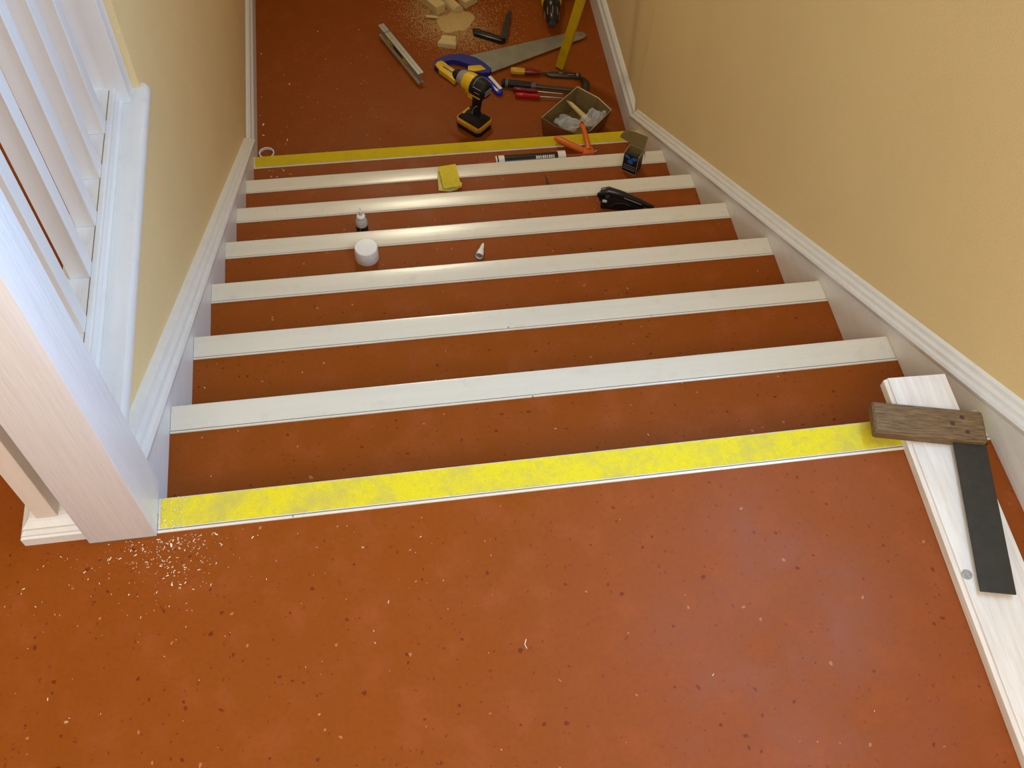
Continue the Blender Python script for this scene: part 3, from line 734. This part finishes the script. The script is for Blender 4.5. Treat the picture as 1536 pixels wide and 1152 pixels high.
m = MB(); m.tube([(1.11, ya+.002, za+.006), (1.215, ya+.002, za+.006)], .0045, 8); m.tube([(.862, ya-.02, .006), (1.2, ya-.018, .006)], .004, 6); m.build('push_rod', 'rust_orange', t, smooth=50)
m = MB(); m.prism([(1.152, 1.800), (1.178, 1.820), (1.190, 1.858), (1.216, 1.866), (1.226, 1.838), (1.216, 1.808), (1.190, 1.798)], 2, .008, .034, .004); m.build('gun_body', 'orange', t, smooth=40)
m = MB(); m.tube([(1.204, 1.840, .024), (1.180, 1.852, .024), (1.140, 1.885, .023), (1.108, 1.915, .022), (1.096, 1.927, .021)], [.012, .0135, .014, .0135, .009], 12, flat=.8); m.build('handle', 'orange', t, smooth=50)
m = MB(); m.tube([(1.206, 1.845, .026), (1.207, 1.880, .030), (1.204, 1.930, .040), (1.198, 1.962, .050)], [.013, .0105, .0095, .0095], 10); tr = m.build('trigger_lever', 'orange', t, smooth=50)
m = MB(); m.lathe([(.0045, 0), (.0045, .001)], 12, mat=T(1.1985, 1.958, .0576)); m.build('lever_hole', 'dark_red', tr)
m = MB(); m.tube([(1.218, 1.826, .03), (1.236, 1.836, .032), (1.237, 1.838, .042)], .003, 6); m.tube([(1.196, 1.812, .034), (1.20, 1.806, .040)], .003, 6); m.build('release_catch', 'steel', t, smooth=50)

# --- small dark box with open lid (sixth tread)
t = thing('screw_box', 'small dark blue box standing with its brown lid flaps open near the right skirting', 'box', (1.256, 1.600, Z6), math.radians(-37))
bw, bd, bh, th = .0535, .046, .080, .0012
m = MB(); m.box(0, bw, 0, th, 0, bh); fr = m.build('front_panel', 'box_dark', t)
m = MB(); m.box(0, th, 0, bd, 0, bh); m.box(bw-th, bw, 0, bd, 0, bh); m.box(0, bw, bd-th, bd, 0, bh); m.box(0, bw, 0, bd, 0, th); m.build('carton_side', 'box_dark', t)
m = MB(); m.box(th, th*1.5, th, bd-th, .001, bh-.0005); m.box(bw-th*1.5, bw-th, th, bd-th, .001, bh-.0005); m.box(th, bw-th, bd-th*1.5, bd-th, .001, bh-.0005); m.box(th, bw-th, th, th*1.5, .001, bh-.0005); m.build('inner_card', 'card', t)
m = MB()
for x in (0, bw-.0014): m.box(x, x+.0014, -.0003, .0003, 0, bh)
m.box(0, .0012, 0, bd, bh-.0006, bh+.0003); m.box(bw-.0012, bw, 0, bd, bh-.0006, bh+.0003); m.box(0, bw, bd-.0012, bd, bh-.0006, bh+.0003)
m.box(0, bw, -.0004, 0, 0, .0016); m.build('worn_edge', 'card_edge', t)
# printed emblem: two wings over a round badge, three lines of small print
def pf(pts, nm, mat): 
    m = MB(); m.prism(pts, 1, -.0006, .0001); return m.build(nm, mat, fr)
pf([(.004, .077), (.014, .076), (.025, .066), (.022, .060), (.010, .064), (.004, .070)], 'emblem_wing', 'box_blue')
pf([(bw-.004, .074), (bw-.014, .075), (.027, .066), (.030, .060), (.040, .059), (bw-.004, .066)], 'emblem_wing', 'box_blue')
pf([(.0265+.0100*math.cos(k*PI/8), .050+.0095*math.sin(k*PI/8)) for k in range(16)], 'emblem_badge', 'box_blue')
m = MB(); rr2 = random.Random(3)
for zz, hgt in ((.030, .0028), (.022, .0022), (.014, .0030)):
    x = .006
    while x < bw-.008:
        wl = rr2.uniform(.0018, .0040); m.box(x, x+wl, -.0006, .0001, zz, zz+hgt); x += wl+.0012
m.build('small_print', 'grey_line', fr)
m = MB(); lid = T(0, bd-.0006, bh) @ RX(math.radians(-14)); m.box(0, bw, 0, .0010, 0, .050, mat=lid); ld = m.build('lid', 'card', t)
m = MB(); m.box(0, bw, 0, .0010, .050, .0512, mat=lid); m.box(bw-.0008, bw, 0, .0010, 0, .050, mat=lid); m.build('lid_edge', 'card_edge', ld)
m = MB(); q = [(0, 0)]+[(-.046*math.sin(k*PI/14)**.9, .046*(1-math.cos(k*PI/14))**1.0) for k in range(1, 8)]; q = [(0, .004), (-.046, .004), (-.043, .018), (-.034, .032), (-.020, .042), (0, .049)]
m.prism(q, 1, 0, .0010, mat=lid @ RZ(math.radians(-16))); m.build('side_flap', 'card', ld)
m = MB(); m.prism([(bw, bh), (bw+.003, bh), (bw+.010, bh-.026)], 1, bd-.006, bd-.005); m.build('side_flap', 'box_dark', ld)

# --- folded yellow abrasive sheet (sixth tread)
t = thing('abrasive_sheet', 'folded yellow sanding sheet lying across the middle of a white nosing, far down the stairs', 'sandpaper', (.668, 1.603, Z6), math.radians(3))
m = MB()
m.loft([[(-.042, -.036, .001), (-.006, -.046, .001), (.020, -.040, .001), (.028, .040, .010), (-.034, .044, .010)], [(-.042, -.036, .004), (-.006, -.046, .004), (.020, -.040, .004), (.028, .040, .013), (-.034, .044, .013)]]); m.build('lower_fold', 'sponge_back', t)
m = MB()
rings = []
for k in range(7):
    f = k/6; y = -.038+.092*f; z = .012+.010*f+.004*math.sin(f*PI)
    rings.append([(-.029+.003*(1-f), y, z), (.030+.003*(1-f), y+.003, z+.001), (.030+.003*(1-f), y+.003, z-.0015), (-.029+.003*(1-f), y, z-.0025)])
m.loft(rings); m.build('upper_fold', 'sponge', t)
m = MB(); m.loft([[(.014, -.040, .003), (.036, -.034, .003), (.038, -.020, .003), (.020, -.010, .003)], [(.014, -.040, .010), (.036, -.034, .010), (.038, -.020, .012), (.020, -.010, .013)]]); m.build('torn_corner', 'sponge_back', t)

# --- nail punch
t = thing('nail_punch', 'slim black nail punch, only its tip showing above a nosing far down the stairs', 'punch', (1.003, 1.45, Z6), math.radians(94))
m = MB(); m.tube([(0, 0, .006), (.07, 0, .006)], .006, 10); m.build('knurled_body', 'black', t, smooth=50)
m = MB(); m.tube([(.07, 0, .006), (.10, 0, .0062), (.150, 0, .0075)], [.006, .0045, .0014], 10); m.build('point', 'dark_steel', t, smooth=50)

# --- staple gun on the fifth tread
t = thing('staple_gun', 'black metal staple gun lying on a tread near the right skirting', 'staple gun', (1.100, 1.296, Z5), math.radians(-14))
m = MB(); m.tube([(.004, 0, .030), (.000, 0, .046), (.006, 0, .060), (.020, 0, .066), (.060, 0, .055), (.110, 0, .036), (.165, 0, .014)], [.010, .0125, .0135, .0135, .013, .012, .007], 14); m.build('lever', 'black_gloss', t, smooth=50)
m = MB(); m.prism([(.004, 0), (.125, 0), (.138, .012), (.090, .036), (.040, .052), (.016, .040), (.002, .026)], 1, -.014, .014, .003); m.build('body', 'black', t, smooth=40)
m = MB(); m.tube([(.030, -.0135, .012), (.045, -.0140, .030), (.070, -.0135, .034), (.092, -.0135, .028)], .0022, 6); m.build('linkage', 'dark_steel', t, smooth=50)
m = MB(); m.box(.006, .020, -.0152, -.011, .030, .039, .001); m.build('striker_plate', 'print_white', t)
m = MB(); m.tube([(-.008, -.004, .022), (-.006, -.004, .034)], .004, 8); m.build('nose_pin', 'alu', t, smooth=50)
m = MB(); m.tube([(.070, -.0135, .056), (.125, -.0115, .034)], .0012, 5); m.build('edge_wear', 'grey_line', t)

# --- glue bottle
t = thing('glue_bottle', 'small glue bottle with a dark label and thin upright nozzle, behind the white cap', 'bottle', (.3700, 1.262, Z5))
m = MB(); m.lathe([(.0005, 0), (.0165, 0), (.0175, .003), (.0175, .046), (.0165, .054), (.012, .063), (.009, .066)], 24); bo = m.build('body', 'clear_plastic', t, smooth=50)
m = MB(); m.lathe([(.0179, .004), (.0179, .038)], 24); m.build('label', 'black_gloss', bo, smooth=50)
m = MB(); m.tube([(-.012, -.0134, .010), (-.004, -.0176, .034)], .0009, 5); m.build('label_mark', 'grey_line', bo)
m = MB(); m.lathe([(.0115, .064), (.0125, .066), (.0125, .073), (.0085, .076), (.006, .078)], 20); m.build('collar', 'white_plastic', t, smooth=40)
m = MB(); m.lathe([(.0048, .077), (.0042, .092), (.0030, .094)], 12); nz = m.build('nozzle', 'white_plastic', t, smooth=50)
m = MB()
for k in range(4): m.lathe([(.0050, .079+.0034*k), (.0050, .0800+.0034*k)], 12)
m.build('nozzle_rib', 'grey_line', nz)
m = MB(); m.lathe([(.0009, .093), (.0007, .108)], 8); m.build('tip', 'grey_line', nz)
# --- white cap
t = thing('aerosol_cap', 'plain white round plastic cap on a tread in front of the glue bottle', 'cap', (.379, 1.023, Z4))
m = MB(); m.lathe([(.0315, 0), (.0325, .002), (.0308, .0405), (.0300, .0425), (.0285, .0430), (.0270, .0426)], 40); m.build('shell', 'white_plastic', t, smooth=35)
m = MB(); m.lathe([(.0292, .0428), (.0292, .0434), (.0283, .0436)], 40); m.build('rim', 'white_plastic', t, smooth=40)
# --- nozzle cap lying
t = thing('nozzle_cap', 'tiny white pointed nozzle cap lying on its side alone on a tread', 'cap', (.682, .986, Z4))
mt = basis((0, 0, .0105), (.34, .94, -.10), (0, 0, 1)) @ RY(PI/2)
n = 20; m = MB()
m.loft([[(r*math.cos(2*PI*k/n), r*math.sin(2*PI*k/n), z) for k in range(n)] for r, z in ((.0088, .002), (.0104, 0), (.0100, .014), (.0085, .020), (.0060, .030), (.0050, .040), (.0030, .050))], caps=False, mat=mt); m.build('shell', 'white_plastic', t, smooth=50)
m = MB(); m.lathe([(.0086, .003), (.0086, .004)], n, mat=mt); m.build('hollow', 'grey_line', t)
